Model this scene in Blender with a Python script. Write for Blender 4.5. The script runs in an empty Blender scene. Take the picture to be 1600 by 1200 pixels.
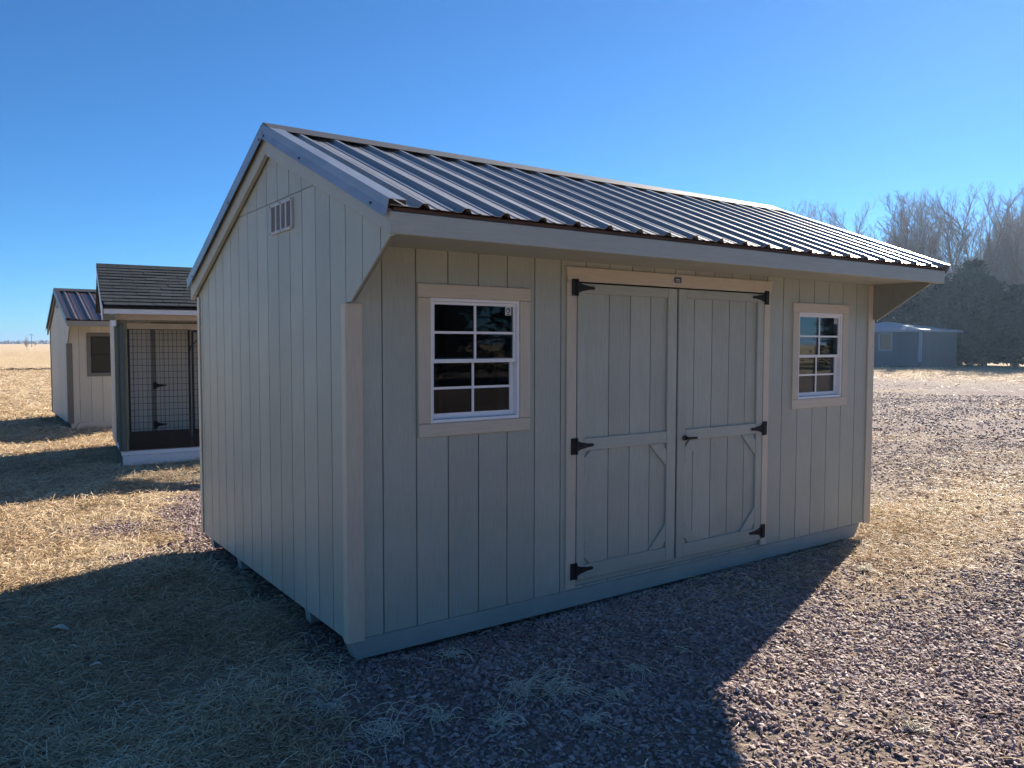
import bpy, bmesh, math, random
import numpy as np
from mathutils import Vector, Matrix

# ------------------------------------------------------------------ camera, sky, sun, exposure
scene = bpy.context.scene
col = scene.collection
CAM = Vector((-1.6693, -3.8270, 1.6711))
RIGHT = Vector((0.81509, -0.57933, 0.00156)); UP = Vector((0.02844, 0.04271, 0.99868)); FWD = Vector((0.57863, 0.81398, -0.05129))
cd = bpy.data.cameras.new('camera'); cam = bpy.data.objects.new('camera', cd); col.objects.link(cam)
M = Matrix.Identity(4)
for i in range(3):
    M[i][0] = RIGHT[i]; M[i][1] = UP[i]; M[i][2] = -FWD[i]; M[i][3] = CAM[i]
cam.matrix_world = M
cd.sensor_width = 36.0; cd.lens = 1233.5 / 1600 * 36; cd.clip_start = 0.05; cd.clip_end = 9000
scene.camera = cam

SUN = Vector((1.97, 0.74, 1.0)).normalized()
world = bpy.data.worlds.new('World'); scene.world = world; world.use_nodes = True
wn = world.node_tree; wn.nodes.clear()
sky = wn.nodes.new('ShaderNodeTexSky'); sky.sky_type = 'NISHITA'; sky.sun_disc = False
sky.sun_elevation = math.asin(SUN.z); sky.sun_rotation = math.atan2(SUN.x, SUN.y)
sky.altitude = 300; sky.air_density = 0.8; sky.dust_density = 0.05; sky.ozone_density = 10.0
bg = wn.nodes.new('ShaderNodeBackground'); bg.inputs['Strength'].default_value = 0.055
wo = wn.nodes.new('ShaderNodeOutputWorld')
wb = wn.nodes.new('ShaderNodeMix'); wb.data_type = 'RGBA'; wb.blend_type = 'MULTIPLY'; wb.inputs[0].default_value = 1.0
wb.inputs[7].default_value = (0.77, 1.0, 0.98, 1)      # the camera's cool white balance
wn.links.new(sky.outputs[0], wb.inputs[6]); wn.links.new(wb.outputs[2], bg.inputs[0]); wn.links.new(bg.outputs[0], wo.inputs[0])
sd = bpy.data.lights.new('sun', 'SUN'); sd.energy = 5.0; sd.angle = math.radians(0.53); sd.color = (1.0, 0.92, 0.80)
so = bpy.data.objects.new('sun', sd); so.rotation_euler = SUN.to_track_quat('Z', 'Y').to_euler(); col.objects.link(so)
so.location = (20, 8, 12)
scene.view_settings.view_transform = 'Standard'; scene.view_settings.look = 'None'
scene.view_settings.gamma = 1.0; scene.view_settings.use_curve_mapping = False
scene.view_settings.exposure = 1.5
scene.render.engine = 'CYCLES'

rng = np.random.default_rng(7)
random.seed(7)

# ------------------------------------------------------------------ materials
def nodes_of(name):
    m = bpy.data.materials.new(name); m.use_nodes = True
    nt = m.node_tree; nt.nodes.clear()
    out = nt.nodes.new('ShaderNodeOutputMaterial'); b = nt.nodes.new('ShaderNodeBsdfPrincipled')
    nt.links.new(b.outputs[0], out.inputs[0])
    return m, nt, b, out
def N(nt, kind, **kw):
    n = nt.nodes.new(kind)
    for k, v in kw.items(): setattr(n, k, v)
    return n
def coords(nt, scale, kind='Object'):
    tc = N(nt, 'ShaderNodeTexCoord'); mp = N(nt, 'ShaderNodeMapping'); mp.inputs['Scale'].default_value = scale
    nt.links.new(tc.outputs[kind], mp.inputs['Vector']); return mp.outputs[0]
def noise(nt, vec, scale=5, detail=4, rough=.6):
    n = N(nt, 'ShaderNodeTexNoise'); n.inputs['Scale'].default_value = scale; n.inputs['Detail'].default_value = detail
    n.inputs['Roughness'].default_value = rough; nt.links.new(vec, n.inputs['Vector']); return n.outputs[0]
def ramp(nt, fac, stops):
    r = N(nt, 'ShaderNodeValToRGB'); e = r.color_ramp.elements
    while len(e) < len(stops): e.new(.5)
    for i, (p, c) in enumerate(stops): e[i].position = p; e[i].color = (*c, 1)
    nt.links.new(fac, r.inputs[0]); return r.outputs[0]
def bump(nt, b, h, strength, dist):
    n = N(nt, 'ShaderNodeBump'); n.inputs['Strength'].default_value = strength; n.inputs['Distance'].default_value = dist
    nt.links.new(h, n.inputs['Height']); nt.links.new(n.outputs[0], b.inputs['Normal']); return n
def mixc(nt, fac, a, b_, mode='MIX'):
    m = N(nt, 'ShaderNodeMix', data_type='RGBA', blend_type=mode)
    if isinstance(fac, float): m.inputs[0].default_value = fac
    else: nt.links.new(fac, m.inputs[0])
    for s, v in ((6, a), (7, b_)):
        if isinstance(v, tuple): m.inputs[s].default_value = (*v, 1)
        else: nt.links.new(v, m.inputs[s])
    return m.outputs[2]

def paint(name, c, rough=.5, var=.10, grain=(18, 18, 1.2), bs=.35, spec=.5, obj_var=.06):
    """painted engineered wood: stretched wood-grain relief, faint dirt, slight change board to board"""
    m, nt, b, _ = nodes_of(name)
    v = coords(nt, (1, 1, 1)); n1 = noise(nt, v, 2.3, 5)
    dark = tuple(x * (1 - var) for x in c); lite = tuple(min(1, x * (1 + var)) for x in c)
    base = ramp(nt, n1, [(.3, dark), (.7, lite)])
    g = noise(nt, coords(nt, grain), 6, 6, .7)
    base = mixc(nt, .24, base, ramp(nt, g, [(.35, tuple(x * .6 for x in c)), (.6, tuple(min(1, x * 1.15) for x in c))]))
    oi = N(nt, 'ShaderNodeObjectInfo'); mr = N(nt, 'ShaderNodeMapRange')
    mr.inputs[3].default_value = 1 - obj_var; mr.inputs[4].default_value = 1 + obj_var
    nt.links.new(oi.outputs['Random'], mr.inputs[0])
    hv = N(nt, 'ShaderNodeHueSaturation'); nt.links.new(mr.outputs[0], hv.inputs['Value']); nt.links.new(base, hv.inputs['Color'])
    nt.links.new(hv.outputs[0], b.inputs['Base Color'])
    b.inputs['Roughness'].default_value = rough; b.inputs['Specular IOR Level'].default_value = spec
    bump(nt, b, g, bs, .004)
    return m
def plain(name, c, rough=.5, metal=0., var=.12, scale=20, bs=.1, spec=.5):
    m, nt, b, _ = nodes_of(name)
    n1 = noise(nt, coords(nt, (1, 1, 1)), scale, 4)
    nt.links.new(ramp(nt, n1, [(.3, tuple(x * (1 - var) for x in c)), (.7, tuple(min(1, x * (1 + var)) for x in c))]), b.inputs['Base Color'])
    b.inputs['Roughness'].default_value = rough; b.inputs['Metallic'].default_value = metal
    b.inputs['Specular IOR Level'].default_value = spec
    if bs: bump(nt, b, n1, bs, .003)
    return m
def steel(name, c, rough=.36, coat=.25):
    m, nt, b, _ = nodes_of(name)
    v = coords(nt, (3, .6, 3)); n1 = noise(nt, v, 3, 5)
    nt.links.new(ramp(nt, n1, [(.3, tuple(x * .85 for x in c)), (.75, tuple(x * 1.25 for x in c))]), b.inputs['Base Color'])
    rr = N(nt, 'ShaderNodeMapRange'); rr.inputs[3].default_value = rough - .05; rr.inputs[4].default_value = rough + .1
    nt.links.new(noise(nt, coords(nt, (1, 1, 1)), 9, 4), rr.inputs[0]); nt.links.new(rr.outputs[0], b.inputs['Roughness'])
    b.inputs['Metallic'].default_value = .55; b.inputs['Coat Weight'].default_value = coat; b.inputs['Coat Roughness'].default_value = .25
    bump(nt, b, noise(nt, coords(nt, (1, 1, 1)), 2.2, 2), .12, .01)
    return m
def glass_mat(name, tint=(.48, .53, .56)):
    m = bpy.data.materials.new(name); m.use_nodes = True; nt = m.node_tree; nt.nodes.clear()
    out = N(nt, 'ShaderNodeOutputMaterial'); tr = N(nt, 'ShaderNodeBsdfTransparent'); gl = N(nt, 'ShaderNodeBsdfGlossy')
    tr.inputs[0].default_value = (*tint, 1); gl.inputs['Roughness'].default_value = .015; gl.inputs[0].default_value = (.95, .97, 1, 1)
    fr = N(nt, 'ShaderNodeFresnel'); fr.inputs[0].default_value = 1.5
    mx = N(nt, 'ShaderNodeMixShader'); mr = N(nt, 'ShaderNodeMath', operation='MULTIPLY_ADD'); mr.inputs[1].default_value = .42; mr.inputs[2].default_value = .0
    nt.links.new(fr.outputs[0], mr.inputs[0]); nt.links.new(mr.outputs[0], mx.inputs[0])
    nt.links.new(tr.outputs[0], mx.inputs[1]); nt.links.new(gl.outputs[0], mx.inputs[2]); nt.links.new(mx.outputs[0], out.inputs[0])
    nz = noise(nt, coords(nt, (1, 1, 1)), 1.6, 2); bp = N(nt, 'ShaderNodeBump'); bp.inputs['Strength'].default_value = .05; bp.inputs['Distance'].default_value = .02
    nt.links.new(nz, bp.inputs['Height']); nt.links.new(bp.outputs[0], gl.inputs['Normal'])
    return m

MT = dict(
    siding=paint('greige_siding_paint', (.385, .41, .345), .42, .09, bs=.7),
    trim=paint('beige_trim_paint', (.56, .50, .385), .5, .05, bs=.2),
    trimh=paint('beige_trim_paint_flat', (.56, .50, .385), .5, .05, grain=(1.2, 18, 18), bs=.2),
    fascia=paint('greige_fascia_paint', (.39, .41, .355), .5, .05, grain=(1.2, 18, 18), bs=.2),
    rail=paint('greige_rail_paint', (.385, .41, .345), .45, .05, grain=(1.2, 18, 18), bs=.2),
    skid=paint('greige_skid_paint', (.32, .335, .30), .6, .12, grain=(1.2, 18, 18), bs=.6),
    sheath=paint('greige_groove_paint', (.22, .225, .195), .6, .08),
    steel=steel('charcoal_roof_steel', (.34, .315, .29), .42),
    steeltrim=steel('charcoal_trim_steel', (.25, .275, .31), .42),
    capsteel=plain('dark_cap_steel', (.05, .05, .055), .55, .2),
    bronze=steel('burnished_roof_steel', (.085, .06, .055)),
    deck_edge=plain('brown_wood_edge', (.09, .05, .035), .8),
    bare=plain('bare_lumber', (.42, .32, .20), .75, scale=8),
    vinyl=plain('white_vinyl', (.80, .81, .82), .3, var=.02, bs=.0),
    black=plain('black_powder_coat', (.016, .016, .019), .5, var=.3, bs=.2, spec=.2),
    screw=plain('dark_screw', (.03, .03, .035), .4),
    glass=glass_mat('window_glass'),
    inside=plain('dark_interior_board', (.16, .12, .08), .85, scale=4),
    vent=plain('grey_vent_plastic', (.46, .48, .48), .5, var=.04, bs=0),
    ventdark=plain('vent_shadow_mesh', (.04, .042, .045), .8),
    plate=plain('name_plate_black', (.025, .03, .035), .35),
    platewhite=plain('name_plate_white', (.62, .64, .66), .5),
    pink=paint('almond_siding_paint', (.50, .46, .39), .5, .06),
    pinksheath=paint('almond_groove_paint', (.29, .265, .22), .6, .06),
    pinkbeam=paint('almond_beam_paint', (.55, .46, .40), .5, .06, grain=(1.2, 18, 18)),
    taupe=paint('dark_taupe_trim', (.13, .12, .105), .5, .08),
    white=paint('white_fascia_paint', (.66, .66, .70), .5, .04, grain=(1.2, 18, 18), bs=.15),
    post=plain('treated_post', (.19, .19, .13), .75, scale=9),
    greenpost=plain('grey_green_post', (.085, .105, .095), .7, scale=9),
    deck=plain('red_brown_deck', (.20, .075, .05), .6, scale=9),
    shingle=None, blue=paint('blue_siding_paint', (.010, .06, .105), .5, .08),
    bluetrim=plain('blue_grey_trim', (.17, .24, .33), .5),
    bluewin=plain('dark_brown_pane', (.07, .065, .06), .2),
    paleroof=plain('pale_steel_roof', (.30, .32, .34), .55, .3),
)
def shingle_mat():
    m, nt, b, _ = nodes_of('slate_shingle')
    n1 = noise(nt, coords(nt, (1, 1, 1)), 160, 3, .8)
    oi = N(nt, 'ShaderNodeObjectInfo')
    a = ramp(nt, oi.outputs['Random'], [(0, (.018, .024, .031)), (.5, (.03, .038, .047)), (1, (.05, .06, .07))])
    nt.links.new(mixc(nt, .6, a, ramp(nt, n1, [(.35, (.012, .015, .018)), (.65, (.06, .07, .078))])), b.inputs['Base Color'])
    b.inputs['Roughness'].default_value = .95; b.inputs['Specular IOR Level'].default_value = .08; bump(nt, b, n1, .8, .004); return m
MT['shingle'] = shingle_mat()

# ------------------------------------------------------------------ mesh helpers
class MB:
    def __init__(s): s.v = []; s.f = []
    def add(s, vs, fs):
        o = len(s.v); s.v += [tuple(p) for p in vs]; s.f += [tuple(i + o for i in f) for f in fs]; return s
    def box(s, x0, x1, y0, y1, z0, z1):
        return s.add([(x0, y0, z0), (x1, y0, z0), (x1, y1, z0), (x0, y1, z0), (x0, y0, z1), (x1, y0, z1), (x1, y1, z1), (x0, y1, z1)],
                     [(0, 3, 2, 1), (4, 5, 6, 7), (0, 1, 5, 4), (1, 2, 6, 5), (2, 3, 7, 6), (3, 0, 4, 7)])
    def prism(s, pts, d):
        n = len(pts); d = Vector(d); P = [Vector(p) for p in pts]
        return s.add(P + [p + d for p in P], [tuple(range(n)), tuple(range(2 * n - 1, n - 1, -1))] + [((i + 1) % n, i, i + n, (i + 1) % n + n) for i in range(n)])
    def tube(s, p0, p1, r0, r1, n=8, cap=True):
        p0 = Vector(p0); p1 = Vector(p1); d = (p1 - p0).normalized()
        a = d.orthogonal().normalized(); b = d.cross(a); vs = []
        for p, r in ((p0, r0), (p1, r1)):
            for i in range(n):
                t = 2 * math.pi * i / n; vs.append(p + a * math.cos(t) * r + b * math.sin(t) * r)
        fs = [(i, (i + 1) % n, n + (i + 1) % n, n + i) for i in range(n)]
        if cap: fs += [tuple(range(n - 1, -1, -1)), tuple(range(n, 2 * n))]
        return s.add(vs, fs)
    def mesh(s, name, recalc=True):
        me = bpy.data.meshes.new(name); me.from_pydata(s.v, [], s.f); me.update()
        if recalc:
            bm = bmesh.new(); bm.from_mesh(me); bmesh.ops.recalc_face_normals(bm, faces=bm.faces); bm.to_mesh(me); bm.free()
        return me
    def build(s, name, mat, parent=None, bevel=0, recalc=True, smooth=False):
        me = s.mesh(name, recalc); me.materials.append(mat)
        if smooth: me.polygons.foreach_set('use_smooth', [True] * len(me.polygons))
        o = bpy.data.objects.new(name, me); col.objects.link(o)
        if parent: o.parent = parent
        if bevel:
            b = o.modifiers.new('bevel', 'BEVEL'); b.width = bevel; b.segments = 1; b.limit_method = 'ANGLE'
        return o
def tag(o, label=None, cat=None, group=None, kind=None):
    for k, v in (('label', label), ('category', cat), ('group', group), ('kind', kind)):
        if v: o[k] = v
    return o
def empty(name, loc, label, cat, rz=0, group=None):
    o = bpy.data.objects.new(name, None); col.objects.link(o); o.location = loc; o.rotation_euler.z = rz
    o.empty_display_size = .3
    return tag(o, label, cat, group)
def copy_thing(o, parent=None):
    c = o.copy(); col.objects.link(c)
    if parent: c.parent = parent
    for ch in list(o.children): copy_thing(ch, c)
    return c

# ------------------------------------------------------------------ ground shape and cover masks (world metres)
def vnoise(x, y, seed):
    xi = np.floor(x).astype(np.int64); yi = np.floor(y).astype(np.int64); fx = x - xi; fy = y - yi
    fx = fx * fx * (3 - 2 * fx); fy = fy * fy * (3 - 2 * fy)
    def h(a, b):
        n = (a * 374761393 + b * 668265263 + seed * 1442695041) & 0xffffffff
        n = ((n ^ (n >> 13)) * 1274126177) & 0xffffffff
        return ((n ^ (n >> 16)) & 0xffffff) / float(0xffffff)
    return (h(xi, yi) * (1 - fx) + h(xi + 1, yi) * fx) * (1 - fy) + (h(xi, yi + 1) * (1 - fx) + h(xi + 1, yi + 1) * fx) * fy
def fbm(x, y, sc, seed, o=4):
    r = 0; a = 1; t = 0
    for i in range(o):
        r = r + a * vnoise(x * sc + 17.3 * i, y * sc - 9.1 * i, seed + i); t += a; a *= .5; sc *= 2.1
    return r / t
def sstep(a, b, x):
    t = np.clip((x - a) / (b - a), 0, 1); return t * t * (3 - 2 * t)
def gauss(x, y, cx, cy, rx, ry, a=0):
    c, s = math.cos(a), math.sin(a); dx = x - cx; dy = y - cy
    return np.exp(-(((dx * c + dy * s) / rx) ** 2 + ((-dx * s + dy * c) / ry) ** 2))
def height(x, y):
    x = np.asarray(x, float); y = np.asarray(y, float)
    d = np.hypot(x - 1, y - 1)
    h = (fbm(x, y, 1.3, 3) - .5) * .045 + (fbm(x, y, 4.5, 9, 3) - .5) * .022
    h = h + (fbm(x, y, .05, 21, 3) - .5) * 1.2 * sstep(15, 120, d) * (1 - .85 * sstep(150, 600, d))
    for cx, cy, a, r in ((1.36, -1.50, .045, .14), (1.22, -1.66, .03, .1), (1.42, -2.1, .04, .12), (1.2, -2.2, .03, .1), (4.3, -1.2, .03, .35), (5.6, -.6, .03, .5)):
        h = h + a * gauss(x, y, cx, cy, r, r)
    inside = sstep(-.5, .1, x) * (1 - sstep(4.8, 5.4, x)) * sstep(-.35, .1, y) * (1 - sstep(2.9, 3.4, y))
    h = h - .035 * inside - .012
    for cx, cy in ((1.2, 9.3), (1.4, 15.2)):
        h = h * (1 - .8 * gauss(x, y, cx, cy, 1.8, 1.6))
    return h
def gravel(x, y):
    """1 = crushed stone, 0 = dead grass"""
    x = np.asarray(x, float); y = np.asarray(y, float)
    e = (fbm(x, y, .9, 31) - .5) * 1.1 + (fbm(x, y, 5, 37, 3) - .5) * .7
    # right-hand and near side of the boundary between grass (left) and stone (right)
    bx = np.interp(y, [-4, -.9, -.5, -.1, .4, 1.0, 2.4, 3.0, 4.3, 6.5, 8, 14, 30, 60], [-.7, -.42, -.35, -.25, -.05, .15, -.05, -.35, -.2, .8, 1.6, 4, 14, 30])
    g = sstep(-.28, .28, x - bx + e * .55)
    dirty = 1 - .95 * gauss(x, y, 6.3, .1, 2.6, .75, .20) * (.75 + e)
    dirty = dirty * (1 - .5 * gauss(x, y, 8.5, -.1, 2.6, .7, .05))
    dirty = dirty * (1 - .45 * gauss(x, y, 4.6, -.75, 1.1, .35, .15))
    g = g * np.clip(dirty, 0, 1)
    g = np.maximum(g, .9 * gauss(x, y, -.42, 4.0, .45, .35) + e * .2)
    g = np.maximum(g, (.85 * gauss(x, y, -.62, 2.9, .3, .15)))
    r = np.hypot(x + 1.67, y + 3.83)
    far = sstep(36, 50, r + e * 8)
    g = g * (1 - far)
    # thin streaks of straw across the yard
    st = sstep(.56, .70, fbm(x * .35 + y * .2, y * 1.1, .8, 55)) * sstep(9, 15, r)
    g = g * (1 - .3 * st)
    return np.clip(g, 0, 1)
def under_shed(x, y):
    k = (x > .12) & (x < 4.7) & (y > .12) & (y < 2.8)
    c, s = math.cos(-math.radians(6)), math.sin(-math.radians(6)); lx = (x - .2) * c + (y - 8) * s; ly = -(x - .2) * s + (y - 8) * c
    k |= (lx > 0.02) & (lx < 4.85) & (ly > 0.02) & (ly < 2.4)
    k |= (x > .22) & (x < 5) & (y > 13.8) & (y < 16.7)
    return k

def build_ground():
    n = 470; s = 2.2; T = math.asinh(4200 / s); t = np.linspace(-T, T, n)
    gx = s * np.sinh(t) + .8; gy = s * np.sinh(t) + .6
    X, Y = np.meshgrid(gx, gy, indexing='ij'); Z = height(X, Y)
    co = np.stack([X, Y, Z], -1).reshape(-1, 3)
    i = np.arange(n * n).reshape(n, n); q = np.stack([i[:-1, :-1], i[1:, :-1], i[1:, 1:], i[:-1, 1:]], -1).reshape(-1, 4)
    me = bpy.data.meshes.new('ground'); me.vertices.add(n * n); me.vertices.foreach_set('co', co.ravel())
    me.loops.add(q.size); me.loops.foreach_set('vertex_index', q.ravel()); me.polygons.add(len(q))
    me.polygons.foreach_set('loop_start', np.arange(0, q.size, 4)); me.update(calc_edges=True)
    me.polygons.foreach_set('use_smooth', [True] * len(q))
    at = me.attributes.new('gravel', 'FLOAT', 'POINT'); at.data.foreach_set('value', gravel(X, Y).ravel().astype(np.float32))
    m, nt, b, _ = nodes_of('ground_cover')
    pos = N(nt, 'ShaderNodeNewGeometry').outputs['Position']
    ga = N(nt, 'ShaderNodeAttribute', attribute_name='gravel').outputs['Fac']
    vor = N(nt, 'ShaderNodeTexVoronoi'); vor.inputs['Scale'].default_value = 38; nt.links.new(pos, vor.inputs['Vector'])
    stone = ramp(nt, noise(nt, vor.outputs['Color'], 3, 2), [(.25, (.10, .07, .068)), (.5, (.23, .165, .155)), (.75, (.38, .29, .265))])
    big = noise(nt, pos, .35, 5)
    stone = mixc(nt, ramp(nt, big, [(.42, (0, 0, 0)), (.66, (.55, .55, .55))]), stone, (.32, .265, .22))
    # dead grass: stretched fine straw noise, warm with brown soil showing through
    mp = N(nt, 'ShaderNodeMapping'); mp.inputs['Scale'].default_value = (1, 2.2, 1); nt.links.new(pos, mp.inputs['Vector'])
    fine = noise(nt, mp.outputs[0], 26, 6, .75); med = noise(nt, mp.outputs[0], 1.7, 6, .65); wide = noise(nt, pos, .03, 4)
    straw = ramp(nt, fine, [(.28, (.20, .13, .07)), (.45, (.50, .36, .20)), (.66, (.74, .58, .36))])
    straw = mixc(nt, ramp(nt, med, [(.35, (.75, .75, .75)), (.6, (0, 0, 0))]), straw, mixc(nt, .5, straw, (.34, .23, .13)))
    straw = mixc(nt, ramp(nt, wide, [(.45, (0, 0, 0)), (.6, (.5, .5, .5))]), straw, (.60, .43, .29))
    # near the scatter the bare soil shows between stones and blades
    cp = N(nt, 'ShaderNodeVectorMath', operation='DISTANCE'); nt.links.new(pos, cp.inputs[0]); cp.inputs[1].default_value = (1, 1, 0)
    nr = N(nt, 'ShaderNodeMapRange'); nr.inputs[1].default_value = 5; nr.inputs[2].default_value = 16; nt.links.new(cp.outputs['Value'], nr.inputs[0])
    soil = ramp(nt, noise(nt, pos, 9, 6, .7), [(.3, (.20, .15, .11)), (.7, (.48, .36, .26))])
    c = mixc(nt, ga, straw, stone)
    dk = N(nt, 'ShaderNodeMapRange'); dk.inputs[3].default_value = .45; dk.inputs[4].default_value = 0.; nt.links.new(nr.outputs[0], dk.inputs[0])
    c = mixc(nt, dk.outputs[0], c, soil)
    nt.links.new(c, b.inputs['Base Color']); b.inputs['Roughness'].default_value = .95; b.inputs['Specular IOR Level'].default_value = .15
    sub = N(nt, 'ShaderNodeMath', operation='MULTIPLY_ADD'); nt.links.new(vor.outputs['Distance'], sub.inputs[0]); sub.inputs[1].default_value = -1.0
    nt.links.new(fine, sub.inputs[2]); bump(nt, b, sub.outputs[0], 1.0, .03)
    me.materials.append(m)
    o = bpy.data.objects.new('ground', me); col.objects.link(o); tag(o, kind='structure')
build_ground()

# ------------------------------------------------------------------ scattered stone and straw (geometry nodes on point clouds)
def wedge_points(r0, r1, dens, amin=-10, amax=78):
    A = math.radians(amax - amin) * (r1 * r1 - r0 * r0) / 2; n = int(A * dens)
    r = np.sqrt(rng.uniform(r0 * r0, r1 * r1, n)); a = np.radians(rng.uniform(amin, amax, n))
    x = CAM.x + r * np.sin(a); y = CAM.y + r * np.cos(a); k = ~under_shed(x, y); return x[k], y[k]
def point_object(name, P, attrs, mat, build_instance, kind_label):
    me = bpy.data.meshes.new(name); me.vertices.add(len(P)); me.vertices.foreach_set('co', P.astype(np.float32).ravel()); me.update()
    for k, v in attrs.items():
        if v.ndim == 2:
            a = me.attributes.new(k, 'FLOAT_VECTOR', 'POINT'); a.data.foreach_set('vector', v.astype(np.float32).ravel())
        else:
            a = me.attributes.new(k, 'FLOAT', 'POINT'); a.data.foreach_set('value', v.astype(np.float32))
    me.materials.append(mat)
    o = bpy.data.objects.new(name, me); col.objects.link(o)
    g = bpy.data.node_groups.new(name + '_nodes', 'GeometryNodeTree')
    g.interface.new_socket('Geometry', in_out='INPUT', socket_type='NodeSocketGeometry'); g.interface.new_socket('Geometry', in_out='OUTPUT', socket_type='NodeSocketGeometry')
    gi = g.nodes.new('NodeGroupInput'); go = g.nodes.new('NodeGroupOutput')
    ip = g.nodes.new('GeometryNodeInstanceOnPoints'); ip.inputs['Pick Instance'].default_value = True
    def na(nm, t):
        n = g.nodes.new('GeometryNodeInputNamedAttribute'); n.data_type = t; n.inputs[0].default_value = nm
        return [s for s in n.outputs if s.enabled][0]
    g.links.new(gi.outputs[0], ip.inputs['Points'])
    jn = build_instance(g, mat); g.links.new(jn, ip.inputs['Instance'])
    g.links.new(na('var', 'FLOAT'), ip.inputs['Instance Index'])
    e2r = g.nodes.new('FunctionNodeEulerToRotation'); g.links.new(na('rot', 'FLOAT_VECTOR'), e2r.inputs[0])
    g.links.new(e2r.outputs[0], ip.inputs['Rotation']); g.links.new(na('sc', 'FLOAT_VECTOR'), ip.inputs['Scale'])
    g.links.new(ip.outputs[0], go.inputs[0])
    md = o.modifiers.new('scatter', 'NODES'); md.node_group = g
    tag(o, kind_label[0], kind_label[1], kind='stuff'); return o
def join_instances(g, outs):
    jn = g.nodes.new('GeometryNodeJoinGeometry')
    for s in outs:
        gi = g.nodes.new('GeometryNodeGeometryToInstance'); g.links.new(s, gi.inputs[0]); g.links.new(gi.outputs[0], jn.inputs[0])
    return jn.outputs[0]
def stones_inst(g, mat):
    outs = []
    for k in range(5):
        ic = g.nodes.new('GeometryNodeMeshIcoSphere'); ic.inputs['Radius'].default_value = 1; ic.inputs['Subdivisions'].default_value = 1 if k < 3 else 2
        sp = g.nodes.new('GeometryNodeSetPosition'); g.links.new(ic.outputs[0], sp.inputs[0])
        po = g.nodes.new('GeometryNodeInputPosition'); ad = g.nodes.new('ShaderNodeVectorMath'); ad.inputs[1].default_value = (k * 7.3, k * 3.1, 0)
        g.links.new(po.outputs[0], ad.inputs[0]); vo = g.nodes.new('ShaderNodeTexVoronoi'); vo.inputs['Scale'].default_value = .75
        g.links.new(ad.outputs[0], vo.inputs['Vector'])
        cc = g.nodes.new('ShaderNodeVectorMath'); cc.operation = 'SUBTRACT'; cc.inputs[1].default_value = (.5, .5, .5); g.links.new(vo.outputs['Color'], cc.inputs[0])
        ml = g.nodes.new('ShaderNodeVectorMath'); ml.operation = 'SCALE'; ml.inputs['Scale'].default_value = .95; g.links.new(cc.outputs[0], ml.inputs[0])
        g.links.new(ml.outputs[0], sp.inputs['Offset'])
        ss = g.nodes.new('GeometryNodeSetShadeSmooth'); ss.inputs['Shade Smooth'].default_value = False; g.links.new(sp.outputs[0], ss.inputs[0])
        sm = g.nodes.new('GeometryNodeSetMaterial'); sm.inputs['Material'].default_value = mat; g.links.new(ss.outputs[0], sm.inputs[0]); outs.append(sm.outputs[0])
    return join_instances(g, outs)
def blade_inst(g, mat):
    outs = []
    for k, (mid, end, w) in enumerate((((.3, .05, .22), (1, .1, .12), .026), ((.4, -.1, .10), (1, .15, .02), .030), ((.15, .05, .4), (.7, .2, .55), .022), ((.5, .18, .16), (.9, -.15, .05), .034), ((.35, -.2, .25), (.8, -.55, .10), .026))):
        qb = g.nodes.new('GeometryNodeCurveQuadraticBezier'); qb.inputs['Resolution'].default_value = 4
        qb.inputs['Start'].default_value = (0, 0, -.02); qb.inputs['Middle'].default_value = mid; qb.inputs['End'].default_value = end
        cl = g.nodes.new('GeometryNodeCurvePrimitiveCircle'); cl.inputs['Resolution'].default_value = 3; cl.inputs['Radius'].default_value = w
        tm = g.nodes.new('GeometryNodeCurveToMesh'); g.links.new(qb.outputs[0], tm.inputs[0]); g.links.new(cl.outputs[0], tm.inputs[1])
        sm = g.nodes.new('GeometryNodeSetMaterial'); sm.inputs['Material'].default_value = mat; g.links.new(tm.outputs[0], sm.inputs[0]); outs.append(sm.outputs[0])
    return join_instances(g, outs)
def inst_mat(name, stops, rough, spec=.3, trans=0):
    m, nt, b, out = nodes_of(name)
    a = N(nt, 'ShaderNodeAttribute', attribute_name='hue'); a.attribute_type = 'INSTANCER'
    c = ramp(nt, a.outputs['Fac'], stops); nt.links.new(c, b.inputs['Base Color'])
    b.inputs['Roughness'].default_value = rough; b.inputs['Specular IOR Level'].default_value = spec
    if trans:
        t = N(nt, 'ShaderNodeBsdfTranslucent'); nt.links.new(c, t.inputs[0]); mx = N(nt, 'ShaderNodeMixShader'); mx.inputs[0].default_value = trans
        nt.links.new(b.outputs[0], mx.inputs[1]); nt.links.new(t.outputs[0], mx.inputs[2]); nt.links.new(mx.outputs[0], out.inputs[0])
    return m
stone_mat = inst_mat('crushed_quartzite', [(0, (.15, .095, .09)), (.3, (.28, .19, .175)), (.6, (.40, .30, .27)), (.85, (.48, .38, .34)), (1, (.58, .49, .44))], .75, .25)
straw_mat = inst_mat('dead_straw', [(0, (.34, .22, .12)), (.25, (.64, .47, .28)), (.7, (.84, .67, .44)), (1, (.92, .82, .62))], .6, .3, .25)

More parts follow.
